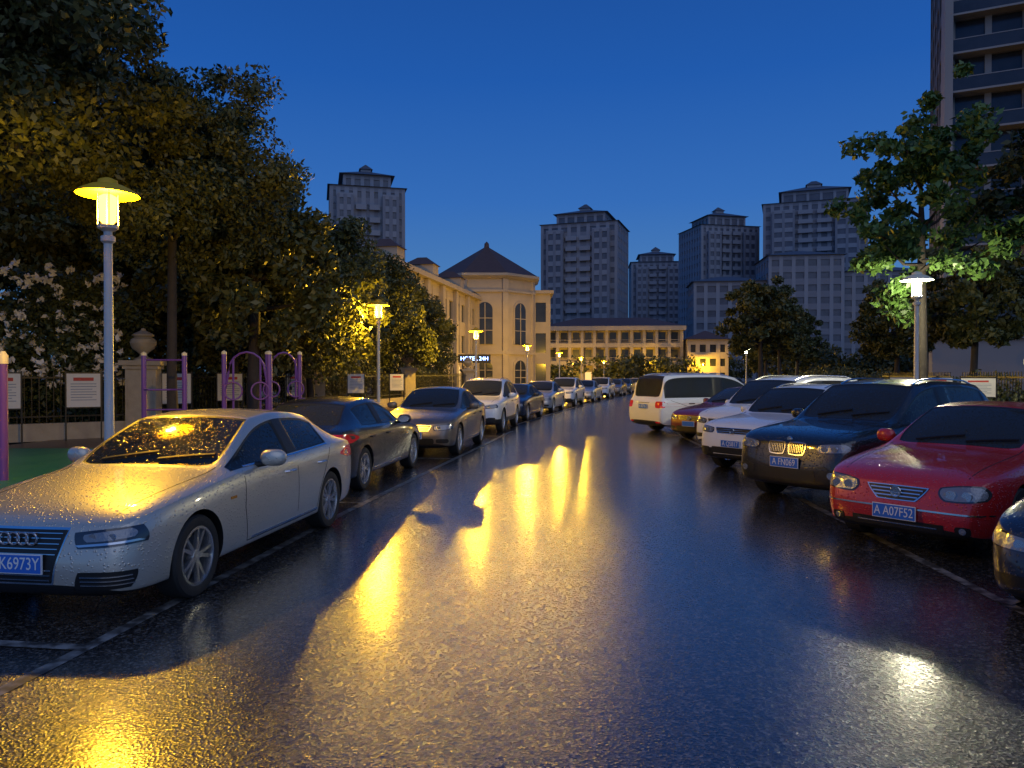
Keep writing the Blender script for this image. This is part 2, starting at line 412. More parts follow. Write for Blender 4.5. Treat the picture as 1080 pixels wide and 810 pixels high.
def mirror_mesh(kind):
    K=KINDS[kind]; L=K['L']; st=K['st']; me_=MB()
    for s in (-1,1):
        z=st[K['cowl']+1][3]+.09; y=st[K['cowl']+1][0]-L/2+.10; hw=st[6][1]
        Mx=Matrix.Translation((s*(hw+.10),y,z))@Matrix.Rotation(R(s*8),4,'Z')@Matrix.Diagonal((.125,.075,.078,1))
        prof=[(0,-1)]+[(math.cos(a)**.6,math.sin(a)) for a in np.linspace(-1.4,1.4,11)]+[(0,1)]
        me_.lathe(prof,PAINTS['white'],20,Mx)
        me_.tube([(s*(hw-.08),y+.0,z-.07),(s*(hw+.06),y,z-.05)],[.03,.022],M['black'],8)
        Mg=Matrix.Translation((s*(hw+.10),y+.066,z))@Matrix.Diagonal((.10,.02,.06,1))@Matrix.Rotation(R(90),4,'X')
        me_.lathe([(1,-.5),(1,.5)],M['chrome'],16,Mg)
    return me_.mesh(kind+'_mirrors',50)
def wheel_mesh(R0,style=0):
    mb=MB(); W=.11; Ri=R0*.70
    Mx=Matrix.Rotation(R(90),4,'Y')
    mb.lathe([(Ri,-W*.9),(R0*.80,-W),(R0*.95,-W*.95),(R0,-W*.75),(R0,W*.75),(R0*.95,W*.95),(R0*.80,W),(Ri,W*.9),(Ri*.97,W*.5),(Ri*.97,-W*.5),(Ri,-W*.9)],M['tyre'],40,Mx,closed=True)
    mb.lathe([(Ri+.008,W*.86),(Ri+.008,W*.93),(Ri-.012,W*.95),(Ri-.02,W*.6),(Ri-.03,-W*.8)],M['rim'],40,Mx,closed=True)
    mb.lathe([(Ri-.05,-W*.1),(Ri-.05,.0)],M['disc'],30,Mx)
    mb.lathe([(.0,W*.85),(.05,W*.82),(.062,W*.6),(.062,0)],M['rim'],20,Mx,closed=True)
    n=5
    for k in range(n):
        for da in (-.13,.13):
            a=2*math.pi*k/n+da
            a2=a+da*.55
            c=Vector((0,math.cos(a),math.sin(a))); c2=Vector((0,math.cos(a2),math.sin(a2)))
            t=Vector((0,-math.sin(a),math.cos(a)))
            p0=c*.04; p1=c2*(Ri-.01)
            w0=.017; w1=.013; x0=W*.80; x1=W*.86; th=.03
            vs=[]
            for p,w,x in ((p0,w0,x0),(p1,w1,x1)):
                for sx,sw in ((x,-1),(x,1),(x-th,1.2),(x-th,-1.2)): vs.append((sx,p.y+t.y*w*sw,p.z+t.z*w*sw))
            mb.add(vs,[(0,1,5,4),(1,2,6,5),(2,3,7,6),(3,0,4,7),(0,3,2,1),(4,5,6,7)],M['rim'])
    return mb.mesh('wheel',35)
BODY={};DET={};MIR={};WH={}
def plate(parent,bvh,z,txt,d=FD,L=4.7,tilt=0):
    c=surf(bvh,0,z,d,.03)
    mb=MB(); mb.box(-.22,.22,-.006,.006,-.07,.07,M['white']); mb.box(-.213,.213,-.009,-.0065,-.063,.063,M['plate'])
    mb.box(-.20,.20,.007,.035,-.05,.05,M['black'])
    o=mb.obj('number_plate',parent,c,0 if d==FD else math.pi)
    if txt:
        cu=bpy.data.curves.new('plate_text','FONT'); cu.body=txt; cu.size=.125; cu.align_x='CENTER'; cu.align_y='CENTER'; cu.extrude=.001
        cu.materials.append(M['white'])
        t=bpy.data.objects.new('plate_characters',cu); COL.objects.link(t); t.parent=o; t.location=(0,-.0105,0); t.rotation_euler=(R(90),0,0)
        t.scale=(.78,1,1)
def car(name,kind,style,col,x,y,heading_deg,scale=(1,1,1),txt=None,rear_plate=False):
    if kind not in BODY: BODY[kind]=body_mesh(kind); MIR[kind]=mirror_mesh(kind); WH[kind]=wheel_mesh(KINDS[kind]['wr'])
    me,bvh=BODY[kind]; K=KINDS[kind]; L=K['L']
    if (kind,style) not in DET: DET[(kind,style)]=details(kind,style,bvh)
    e=empty(name,(x,y,.004),R(heading_deg)); e.scale=scale
    b=mkobj('body',me,e); b.material_slots[0].link='OBJECT'; b.material_slots[0].material=PAINTS[col]
    mkobj('lamps_grille_and_trim',DET[(kind,style)],e)
    m=mkobj('door_mirrors',MIR[kind],e); m.material_slots[0].link='OBJECT'; m.material_slots[0].material=PAINTS[col]
    hw=K['st'][5][1]
    for i,ay in enumerate(K['ax']):
        for s in (-1,1):
            w=mkobj('wheel_%d'%(i*2+(s>0)+1),WH[kind],e,(s*(hw-.135),ay-L/2,K['wr']),0 if s>0 else math.pi)
    zp={'audi':.455,'bmw':.60,'bora':.41}.get(style,.46+(0 if kind=='sedan' else .12))
    plate(e,bvh,zp,txt,FD)
    plate(e,bvh,.72 if kind=='sedan' else .80,txt,BD)
    return e
car('parked_sedan','sedan','audi','champagne',-3.20,7.72,-8,txt="A K6973Y")
car('parked_sedan','sedan','generic','black',-2.98,13.30,172,(1,1,1.0),txt="A P3125")
car('parked_sedan','sedan','generic','grey',-1.84,18.6,-8,(1,.97,1.05),txt="A N60D8")
car('parked_suv','suv','generic','white',-0.90,25.3,-9,(.95,.95,.97),txt="A M5521")
car('parked_sedan','sedan','generic','navy',0.1,31.2,-13)
car('parked_sedan','sedan','generic','silver',1.45,37.6,-13,(1,1,1.04))
car('parked_suv','suv','generic','white',3.1,44.3,-14,(.95,.95,.95))
car('parked_sedan','sedan','generic','silver',4.95,51.3,-15)
car('parked_suv','suv','generic','white',6.8,58.2,-15,(.95,.95,.92))
car('parked_sedan','sedan','generic','grey',8.8,65.4,-15)
car('parked_sedan','sedan','generic','dgrey',10.7,72.5,-15)
car('parked_sedan','sedan','generic','white',12.9,80,-15)
car('parked_sedan','sedan','generic','navy',15.0,87,-15)
TH=55
def rcar(nx,ny,kind,style,col,sc=(1,1,1),txt=None,th=TH,name='parked_sedan',rev=False):
    L=KINDS[kind]['L']*sc[1]; a=R(th)
    cx=nx+math.sin(a)*L/2; cy=ny+math.cos(a)*L/2
    return car(name,kind,style,col,cx,cy,-th+(180 if rev else 0),sc,txt)
rcar(3.86,4.85,'sedan','generic','navy',(.97,.97,.97))
rcar(3.84,7.6,'sedan','bora','red',(.97,.95,1.03),"A A07F52",th=52)
rcar(3.72,10.35,'suv','bmw','black',(1,1.0,1.0),"A FN069",name='parked_suv')
rcar(3.95,13.7,'suv','generic','white',(.95,.92,.93),"A Q5817",name='parked_suv')
rcar(4.7,17.1,'mpv','generic','white',(.98,.96,.99),name='parked_van')
rcar(4.75,20.4,'sedan','generic','darkred',(.97,.95,1.02))
rcar(4.05,23.4,'mpv','generic','white',(1,1,1.03),"A K0716",th=66,name='parked_van',rev=True)
rcar(8.6,37,'sedan','generic','silver',(1,1,1))
rcar(10.2,44,'suv','generic','dgrey',(.95,.95,.95),name='parked_suv')

# ------------------------------------------------------------ ground, road
def wet_asphalt():
    m,nt,b=new_mat('wet_asphalt')
    tc=nt.nodes.new('ShaderNodeTexCoord'); L=nt.links.new
    def noise(sc,det=4):
        n=nt.nodes.new('ShaderNodeTexNoise'); n.inputs['Scale'].default_value=sc; n.inputs['Detail'].default_value=det; L(tc.outputs['Object'],n.inputs['Vector']); return n
    n2=noise(60,2); n3=noise(.5,2)
    v=nt.nodes.new('ShaderNodeTexVoronoi'); v.inputs['Scale'].default_value=62; L(tc.outputs['Object'],v.inputs['Vector'])
    sp=nt.nodes.new('ShaderNodeSeparateColor'); L(v.outputs['Color'],sp.inputs[0])
    cr=nt.nodes.new('ShaderNodeValToRGB'); e=cr.color_ramp.elements
    e[0].position=0; e[0].color=(.012,.012,.013,1); e[1].position=1; e[1].color=(.20,.185,.17,1)
    q=e.new(.55); q.color=(.025,.024,.024,1); q=e.new(.82); q.color=(.07,.066,.062,1)  # paler cells: aggregate tone, plus wet sparkle put into the colour
    L(sp.outputs[0],cr.inputs[0]); 
    ml=nt.nodes.new('ShaderNodeMixRGB'); ml.blend_type='MULTIPLY'; ml.inputs[0].default_value=1
    mr=nt.nodes.new('ShaderNodeMapRange'); mr.inputs[1].default_value=.2; mr.inputs[2].default_value=.8; mr.inputs[3].default_value=.65; mr.inputs[4].default_value=1.3; L(n3.outputs['Fac'],mr.inputs[0])
    cc=nt.nodes.new('ShaderNodeCombineColor'); 
    for i in range(3): L(mr.outputs[0],cc.inputs[i])
    L(cr.outputs[0],ml.inputs[1]); L(cc.outputs[0],ml.inputs[2]); L(ml.outputs[0],b.inputs['Base Color'])
    rr=nt.nodes.new('ShaderNodeMapRange'); rr.inputs[3].default_value=.18; rr.inputs[4].default_value=.34
    L(sp.outputs[1],rr.inputs[0]); L(rr.outputs[0],b.inputs['Roughness'])
    ad=nt.nodes.new('ShaderNodeMath'); ad.operation='ADD'; L(v.outputs['Distance'],ad.inputs[0])
    mu=nt.nodes.new('ShaderNodeMath'); mu.operation='MULTIPLY'; mu.inputs[1].default_value=.9; L(n2.outputs['Fac'],mu.inputs[0]); L(mu.outputs[0],ad.inputs[1])
    bp=nt.nodes.new('ShaderNodeBump'); bp.inputs['Distance'].default_value=.005; bp.inputs['Strength'].default_value=.6
    L(ad.outputs[0],bp.inputs['Height']); L(bp.outputs[0],b.inputs['Normal'])
    b.inputs['Specular IOR Level'].default_value=.6
    # film of rain water over the aggregate
    b.inputs['Coat Weight'].default_value=1.0; b.inputs['Coat Roughness'].default_value=.15; b.inputs['Coat IOR'].default_value=1.45
    bp2=nt.nodes.new('ShaderNodeBump'); bp2.inputs['Distance'].default_value=.002; bp2.inputs['Strength'].default_value=.35
    L(ad.outputs[0],bp2.inputs['Height']); L(bp2.outputs[0],b.inputs['Coat Normal'])
    return m
M['road']=wet_asphalt()
M['soil']=simple('dark_grass_soil',(.03,.035,.02),.9,noise=.5,nscale=2,bump=.4)
def pav():
    m,nt,b=new_mat('wet_paving'); L=nt.links.new
    tc=nt.nodes.new('ShaderNodeTexCoord'); br=nt.nodes.new('ShaderNodeTexBrick'); L(tc.outputs['Object'],br.inputs['Vector'])
    br.inputs['Scale'].default_value=4; br.inputs['Color1'].default_value=(.16,.09,.06,1); br.inputs['Color2'].default_value=(.2,.13,.09,1); br.inputs['Mortar'].default_value=(.04,.035,.03,1)
    br.inputs['Mortar Size'].default_value=.03
    L(br.outputs['Color'],b.inputs['Base Color']); b.inputs['Roughness'].default_value=.35
    return m
M['pave']=pav()
M['kerb']=simple('kerb_stone',(.22,.21,.2),.45,noise=.3,nscale=4)
M['rubber']=simple('green_rubber',(.03,.20,.10),.4,noise=.3,nscale=20,bump=.3,bscale=80)
g=MB(); g.add([(-900,-300,0),(900,-300,0),(900,1500,0),(-900,1500,0)],[(0,1,2,3)],M['soil']); g.obj('ground')
KL=[(-7.6,-12),(-5.55,2),(-4.95,6),(-4.5,10),(-3.95,15),(-3.2,20),(-2.45,26),(-.9,33),(.7,40),(2.6,48),(4.7,56),(7.1,65),(9.6,74),(12.2,83),(16,95),(21,110),(27,128),(34,150)]
KR=[(8.4,-12),(8.5,2),(8.6,6),(8.7,10),(8.8,15),(8.9,20),(9.6,26),(11,33),(12.6,40),(14.5,48),(16.6,56),(19,65),(21.5,74),(24.2,83),(28,95),(33,110),(39,128),(46,150)]
def ribbon(mb,A,B,z,mat):
    vs=[(x,y,z) for x,y in A]+[(x,y,z) for x,y in B]; n=len(A)
    mb.add(vs,[(i,n+i,n+i+1,i+1) for i in range(n-1)],mat)
r=MB(); ribbon(r,KL,KR,.004,M['road']); r.obj('road')
def off(P,d): return [(x+d,y) for x,y in P]
def solid(mb,A,B,z0,z1,mat):
    n=len(A); vs=[(x,y,z0) for x,y in A]+[(x,y,z0) for x,y in B]+[(x,y,z1) for x,y in A]+[(x,y,z1) for x,y in B]
    fs=[]
    for i in range(n-1):
        fs+=[(2*n+i,3*n+i,3*n+i+1,2*n+i+1),(i,2*n+i,2*n+i+1,i+1),(n+i,n+i+1,3*n+i+1,3*n+i)]
    fs+=[(0,n,3*n,2*n),(n-1,3*n-1,4*n-1,2*n-1)]
    mb.add(vs,fs,mat)
k=MB(); solid(k,off(KL,-.15),KL,0,.13,M['kerb']); k.obj('kerb')
k=MB(); solid(k,KR,off(KR,.15),0,.13,M['kerb']); k.obj('kerb')
k=MB(); solid(k,off(KL,-8.5),off(KL,-.15),0,.122,M['pave']); k.obj('pavement')
k=MB(); solid(k,off(KR,.15),off(KR,5),0,.122,M['pave']); k.obj('pavement')
k=MB(); k.add([(-16,10.5,.127),(-6.9,10.5,.127),(-6.3,15.5,.127),(-7.5,17.2,.127),(-16,17.2,.127)],[(0,1,2,3,4)],M['rubber']); k.obj('rubber_play_surface')
def worn():
    m,nt,b=new_mat('worn_line_paint'); L=nt.links.new
    tc=nt.nodes.new('ShaderNodeTexCoord'); n=nt.nodes.new('ShaderNodeTexNoise'); n.inputs['Scale'].default_value=9; n.inputs['Detail'].default_value=8; L(tc.outputs['Object'],n.inputs['Vector'])
    c=nt.nodes.new('ShaderNodeValToRGB'); c.color_ramp.elements[0].position=.42; c.color_ramp.elements[1].position=.65
    c.color_ramp.elements[0].color=(.05,.05,.05,1); c.color_ramp.elements[1].color=(.30,.30,.29,1)
    L(n.outputs['Fac'],c.inputs[0]); L(c.outputs[0],b.inputs['Base Color']); b.inputs['Roughness'].default_value=.3
    return m
M['line']=worn()
def line(pts,w,z=.008):
    mb=MB(); A=[];B=[]
    for i,p in enumerate(pts):
        t=(Vector(pts[min(i+1,len(pts)-1)])-Vector(pts[max(i-1,0)])).normalized(); nrm=Vector((-t.y,t.x))*w/2
        A.append((p[0]-nrm.x,p[1]-nrm.y)); B.append((p[0]+nrm.x,p[1]+nrm.y))
    ribbon(mb,A,B,z,M['line']); mb.obj('bay_marking')
line([(-3.4,1),(-2.83,4.7),(-2.63,6.2),(-2.15,10),(-1.55,14),(-.85,18.5),(.0,24)],.10)
line([(x+2.35,y) for x,y in KL if 24<y<100],.10)
line([(3.7,2),(3.88,6.1),(4.12,10.3),(4.5,15),(4.8,20),(5.2,26)],.10)
for y0,xl in ((4.95,-2.78),(10.55,-2.06),(16.1,-1.2),(22,-.3)):
    line([(xl,y0),(xl-2.3,y0+.3)],.10,.012)
for y0 in (5.9,8.8,11.9,15.2,18.6,22.2):
    x0=3.85+.05*(y0-6); line([(x0,y0),(x0+math.sin(R(TH))*5,y0+math.cos(R(TH))*5)],.10,.012)

# ------------------------------------------------------------ lamps
M['pole']=simple('lamp_pole_paint',(.50,.50,.48),.4,.1,noise=.1)
def emit(name,col,st,transp=0.0):
    m=bpy.data.materials.new(name); m.use_nodes=True; nt=m.node_tree; nt.nodes.clear()
    e=nt.nodes.new('ShaderNodeEmission'); e.inputs[0].default_value=(*col,1); e.inputs[1].default_value=st
    o=nt.nodes.new('ShaderNodeOutputMaterial')
    if transp:
        t=nt.nodes.new('ShaderNodeBsdfTransparent'); x=nt.nodes.new('ShaderNodeMixShader'); x.inputs[0].default_value=1-transp
        nt.links.new(t.outputs[0],x.inputs[1]); nt.links.new(e.outputs[0],x.inputs[2]); nt.links.new(x.outputs[0],o.inputs[0])
    else: nt.links.new(e.outputs[0],o.inputs[0])
    m.cycles.emission_sampling='NONE'
    return m
LY=emit('sodium_lantern_glass',(1,.50,.03),22,.5); LW=emit('white_lantern_glass',(1,.93,.62),12,.6)
M['haty']=simple('lamp_hat_yellow_glow',(.60,.36,.006),.6); M['hatw']=simple('lamp_hat_enamel',(.7,.7,.55),.6)  # yellow hat: lamp glow put into its colour so it stays yellow
CY=(1,.55,.03); CW=(1,.92,.62)
def lamp(x,y,mat=LY,H=4.2,P=1150):
    e=empty('street_lamp',(x,y,.12)); mb=MB(); H-=.12
    mb.lathe([(.16,0),(.16,.03),(.10,.05),(.095,.5),(.075,.55),(.058,.6),(.05,H-.75),(.085,H-.72),(.085,H-.66),(.05,H-.64),(.05,H-.60),(.12,H-.56),(.125,H-.52),(.0,H-.51)],M['pole'],20)
    for a in range(4):
        c=(math.cos(a*math.pi/2+.6)*.118,math.sin(a*math.pi/2+.6)*.118)
        mb.tube([(c[0],c[1],H-.53),(c[0],c[1],H-.12)],.007,M['pole'],6)
    mb.obj('pole',e,smooth=40)
    b=MB(); b.lathe([(.06,H-.50),(.095,H-.46),(.105,H-.16),(.05,H-.13)],mat,20); b.obj('lantern_glass',e,smooth=40)
    hm=M['haty'] if mat is LY else M['hatw']
    t=MB(); t.lathe([(.02,H-.105),(.28,H-.115),(.355,H-.14),(.37,H-.135),(.33,H-.09),(.20,H-.02),(.12,H+.0),(.11,H+.05),(.04,H+.08),(0,H+.09)],hm,28); t.obj('hat',e,smooth=30)
    l=bpy.data.lights.new('lamp_light','POINT'); l.energy=P; l.color=CY if mat is LY else CW; l.shadow_soft_size=.08
    o=mkobj('lamp_light',l,e,(0,0,H-.38))
for x,y,p in ((-5.1,9.6,1600),(-4.4,25,3600),(-1.9,40,4600),(1.2,60,6500),(5,80,8000),(9.2,101,8000),(15.5,128,7000)): lamp(x,y,LY,4.2,p)
lamp(9.75,18.3,LW,4.2,900); lamp(21,68,LW,4.2,1500)
for x,y in ((27,150),(12,150),(3,118),(34.5,112),(38,151)): lamp(x,y,LY,4.2,4500)

# ------------------------------------------------------------ foliage
def leafmat(name,c1,c2,c3=None,p3=.96):
    m,nt,b=new_mat(name); L=nt.links.new
    g=nt.nodes.new('ShaderNodeNewGeometry'); r=nt.nodes.new('ShaderNodeValToRGB')
    r.color_ramp.elements[0].color=(*c1,1); r.color_ramp.elements[1].color=(*c2,1)
    if c3:
        r.color_ramp.elements[1].position=p3-.01; e=r.color_ramp.elements.new(p3); e.color=(*c3,1)
    L(g.outputs['Random Per Island'],r.inputs[0]); L(r.outputs[0],b.inputs['Base Color'])
    b.inputs['Roughness'].default_value=.5
    return m
M['leaf']=leafmat('leaves_dark',(.035,.048,.014),(.11,.115,.03))
M['leaf2']=leafmat('leaves_green',(.04,.085,.016),(.09,.18,.035))
M['bushleaf']=leafmat('bush_leaves',(.04,.055,.018),(.09,.11,.035))
M['petal']=leafmat('white_petals',(.7,.66,.6),(.88,.86,.82))
M['bark']=simple('bark',(.045,.036,.028),.8,noise=.4,nscale=6,bump=.8,bscale=20)
def leafcloud(name,centers,radii,nper,size,mat,seed):
    rg=np.random.default_rng(seed); C=np.repeat(np.array(centers),nper,axis=0); Rr=np.repeat(np.array(radii),nper)[:,None]
    n=len(C); d=rg.normal(size=(n,3)); d/=np.linalg.norm(d,axis=1)[:,None]
    p=C+d*Rr*(rg.random((n,1))**.6*1.15)*np.array([1,1,.75])
    a=rg.normal(size=(n,3)); a/=np.linalg.norm(a,axis=1)[:,None]
    b=np.cross(a,rg.normal(size=(n,3))); b/=np.linalg.norm(b,axis=1)[:,None]
    s=size*(.6+.8*rg.random((n,1)))
    v=np.stack([p-a*s,p+b*s*.5,p+a*s,p-b*s*.5],axis=1).reshape(-1,3)
    me=bpy.data.meshes.new(name); me.vertices.add(4*n); me.vertices.foreach_set('co',v.ravel().astype(np.float32))
    me.loops.add(4*n); me.loops.foreach_set('vertex_index',np.arange(4*n,dtype=np.int32))
    me.polygons.add(n); me.polygons.foreach_set('loop_start',np.arange(0,4*n,4,dtype=np.int32))
    me.update(calc_edges=True); me.materials.append(mat); return me
def tree_meshes(seed,rx,rz,zc,ncl,nper,ls,mat,trunk_r=.16,rs_=1.0):
    rg=random.Random(seed); cs=[];rs=[]; tb=MB()
    top=Vector((rg.uniform(-.3,.3),rg.uniform(-.3,.3),zc+.3*rz))
    tb.tube([(0,0,0),(0.05,0,zc*.25),(rg.uniform(-.1,.1),.08,zc-rz*.6),(top.x*.5,top.y*.5,zc-.1*rz),tuple(top)],[trunk_r*1.25,trunk_r,trunk_r*.85,trunk_r*.6,trunk_r*.25],M['bark'],10)
    limbs=[]
    for k in range(13):
        a=k*2.4+rg.uniform(-.3,.3); t=rg.uniform(.0,1); z0=zc-rz*.65+t*rz*.9
        el=rg.uniform(.1,.8)+t*.3; ln=rx*rg.uniform(.75,1.1)*(1-.3*t)
        p0=Vector((top.x*.3,top.y*.3,z0)); e=p0+Vector((math.cos(a)*math.cos(el),math.sin(a)*math.cos(el),math.sin(el)))*ln
        mid=(p0+e)/2+Vector((0,0,-.12*ln)); tb.tube([p0,mid,e],[trunk_r*.42,trunk_r*.28,trunk_r*.08],M['bark'],6)
        limbs.append((mid,e))
    for k in range(ncl):
        if k<ncl*.55:
            mid,e=limbs[k%13]; t=rg.uniform(.0,1.15); c=mid+(e-mid)*t+Vector([rg.gauss(0,.45) for _ in range(3)])
        else:
            while True:
                q=Vector([rg.uniform(-1,1) for _ in range(3)])
                if .45<q.length<1: break
            c=Vector((q.x*rx,q.y*rx,zc+q.z*rz))
        cs.append(tuple(c)); rs.append(rg.uniform(.35,.85)*rx/3*rs_)
    return tb.mesh('trunk',60),leafcloud('foliage',cs,rs,nper,ls,mat,seed)
def place_tree(name,ms,x,y,rot=0,sc=1,z=0):
    e=empty(name,(x,y,z),rot); e.scale=(sc,sc,sc)
    mkobj('trunk_and_limbs',ms[0],e); mkobj('foliage',ms[1],e)
T0=tree_meshes(5,3.2,2.7,7.6,170,400,.075,M['leaf'],.14)
T1=tree_meshes(1,3.1,3.1,5.0,130,380,.095,M['leaf'])
T2=tree_meshes(2,3.0,2.9,4.8,130,380,.095,M['leaf'])
T3=tree_meshes(3,2.7,2.8,5.2,100,330,.12,M['leaf'],.2)
place_tree('broadleaf_tree',T0,-9.0,12.8,.5,1.0); place_tree('broadleaf_tree',T0,-12.6,15.5,2.6,1.1); place_tree('broadleaf_tree',T0,-8.3,18.6,4.1,.86)
for i,(x,y,sc) in enumerate(((-18,24.5,1.3),(-13.6,26.5,1.25),(-7.4,21.8,.9),(-10,27.5,1.05),(-8.0,30,.92),(-9,36,1.02),(-7.4,41,.98),(-16,31,1.3),(-8.0,48,1.05),(-7,56,.95),(-17,38,1.2),(-9.2,24.9,.95),(-7.2,26,.9))):
    place_tree('broadleaf_tree',(T1,T2,T3)[i%3],x,y,i*1.7,sc)
T4=tree_meshes(11,2.2,2.9,6.1,90,150,.10,M['leaf2'],.13,.75)
place_tree('broadleaf_tree',T4,10.9,20.2,.4,1.0,.1)
T5=tree_meshes(12,2.3,2.6,5.0,90,200,.13,M['leaf'],.15,.8)
for x,y,s in ((14.8,45,1.0),(20.5,58,1.0),(17.2,34,.8),(24,64,.95),(30,90,1.1),(17,28,.9)): place_tree('broadleaf_tree',T5,x,y,x,s,.1)
T6=tree_meshes(13,2.4,2.2,6.4,80,150,.10,M['leaf'],.15,.75)
place_tree('broadleaf_tree',T6,14.2,17.6,1.1,1.05,.1)
def mass(name,segs,n,rad,nper,ls,mat,seed,parent=None,bl=.8):
    rg=random.Random(seed); cs=[];rs=[]
    for (x0,y0,x1,y1,wd,z0,z1,cnt) in segs:
        for k in range(cnt):
            t=rg.random(); cs.append((x0+(x1-x0)*t+rg.uniform(-wd,wd),y0+(y1-y0)*t+rg.uniform(-wd,wd),rg.uniform(z0,z1)*rg.uniform(bl,1))); rs.append(rad*rg.uniform(.6,1.2))
    me=leafcloud(name,cs,rs,nper,ls,mat,seed); return mkobj(name,me,parent)
fb=empty('flowering_bush')
mass('leaves',[(-14.8,18.9,-11.0,21.3,.45,.8,4.6,110)],0,.6,300,.075,M['bushleaf'],21,fb)
mass('blossoms',[(-14.9,18.2,-10.6,20.8,.25,1.6,5.0,260)],0,.10,9,.085,M['petal'],26,fb,.9)
mass('hedge',[(-15,21,-11,22,.5,.3,2.2,50),(-11,22.5,-8.6,32,.5,.3,2.2,90),(-8.6,32,-5,56,.5,.3,2.4,120)],0,.6,200,.08,M['leaf'],22)
mass('hedge',[(13.2,8,14,22,.4,.3,1.4,70),(14,22,19,40,.6,.3,1.6,110),(19,40,32,85,1.0,.4,2.0,120)],0,.6,200,.08,M['leaf'],23)
mass('distant_tree_row',[(-30,110,50,165,3,1,5,120),(50,150,140,140,4,1,8,160),(-60,130,-10,120,4,1,8,100),(30,95,70,110,3,1,5,70)],0,1.9,150,.35,M['leaf'],24)
# ------------------------------------------------------------ fence, pillars, boards
M['stone']=simple('pillar_stone',(.38,.33,.25),.7,noise=.25,nscale=5,bump=.5,bscale=25)
M['iron']=simple('iron',(.02,.02,.02),.4,.5)
def pillar(x,y,rot):
    e=empty('stone_pillar_with_urn',(x,y,.1),rot); mb=MB()
    mb.box(-.46,.46,-.46,.46,0,.25,M['stone']); mb.box(-.38,.38,-.38,.38,.25,1.85,M['stone'])
    mb.box(-.30,.30,-.40,.40,.45,1.65,M['stone']); mb.box(-.40,.40,-.30,.30,.46,1.64,M['stone'])
    mb.box(-.44,.44,-.44,.44,1.85,1.95,M['stone']); mb.box(-.52,.52,-.52,.52,1.95,2.08,M['stone'])
    mb.obj('pillar',e)
    u=MB(); u.lathe([(.24,2.08),(.24,2.13),(.12,2.18),(.09,2.24),(.14,2.30),(.29,2.42),(.34,2.56),(.31,2.66),(.22,2.72),(.28,2.76),(.28,2.79),(.2,2.84),(.08,2.90),(.05,2.96),(0,2.98)],M['stone'],24); u.obj('urn',e,smooth=35)
FP=[(-14.8,17.4),(-10.1,20.8),(-8.1,31.2),(-5.9,43),(-3.2,55)]
for (x,y) in FP[1:]: pillar(x,y,.25)
def fence(P):
    mb=MB()
    for (x0,y0),(x1,y1) in zip(P[:-1],P[1:]):
        d=Vector((x1-x0,y1-y0,0)); n=int(d.length/.16); a=math.atan2(d.y,d.x)
        Mx=Matrix.Translation((x0,y0,.1))@Matrix.Rotation(a,4,'Z')
        mb.box(.4,d.length-.4,-.12,.12,0,.45,M['stone'],Mx)
        mb.box(.4,d.length-.4,-.02,.02,.6,.64,M['iron'],Mx); mb.box(.4,d.length-.4,-.021,.021,1.6,1.64,M['iron'],Mx)
        for i in range(3,n-2): 
            s=i*.16; mb.box(s-.01,s+.01,-.01,.01,.45,1.78,M['iron'],Mx)
    mb.obj('iron_fence')
fence(FP)
fence([(13.2,9),(13.4,17),(14.6,25),(17,35)])
for x,y in ((13.25,17.6),(13.2,8.9)): pillar(x+.3,y+1.2,.05)
M['board']=simple('board_white',(.62,.62,.6),.5,noise=.06,nscale=8,bump=0)
M['ink']=simple('board_print',(.15,.2,.3),.6); M['inkr']=simple('board_heading',(.45,.05,.04),.6)
def board(x,y,rot,w=.75,h=.85,zc=1.3):
    e=empty('notice_board',(x,y,.1),rot); mb=MB()
    mb.box(-w/2,w/2,-.02,.02,zc-h/2,zc+h/2,M['board']); 
    mb.box(-w/2-.03,w/2+.03,-.028,.028,zc+h/2,zc+h/2+.03,M['iron']); mb.box(-w/2-.03,w/2+.03,-.028,.028,zc-h/2-.03,zc-h/2,M['iron'])
    for s in (-1,1): mb.box(s*(w/2+.018)-.018,s*(w/2+.018)+.018,-.03,.03,0,zc+h/2+.06,M['iron'])
    mb.box(-w*.3,w*.3,-.024,-.0205,zc+h*.28,zc+h*.38,M['inkr'])
    for k in range(7): mb.box(-w*.38,w*(.38-.12*(k%3==2)),-.023,-.0205,zc+h*(.18-.08*k),zc+h*(.20-.08*k),M['ink'])
    mb.obj('board',e)
for x,y in ((-12.3,18.3),(-10.9,19.3),(-9.55,21.6),(-9.0,24.2),(-8.35,29.3),(-7.0,34),(-6.0,39.5)): board(x,y,.5)
for x,y in ((12.9,23),(12.6,20.5),(13.4,26)): board(x,y,-.6,.8,.5,1.35)
M['purple']=simple('purple_tube',(.16,.06,.30),.35,.1,coat=.4); M['cream']=simple('cream_cap',(.75,.68,.45),.5)
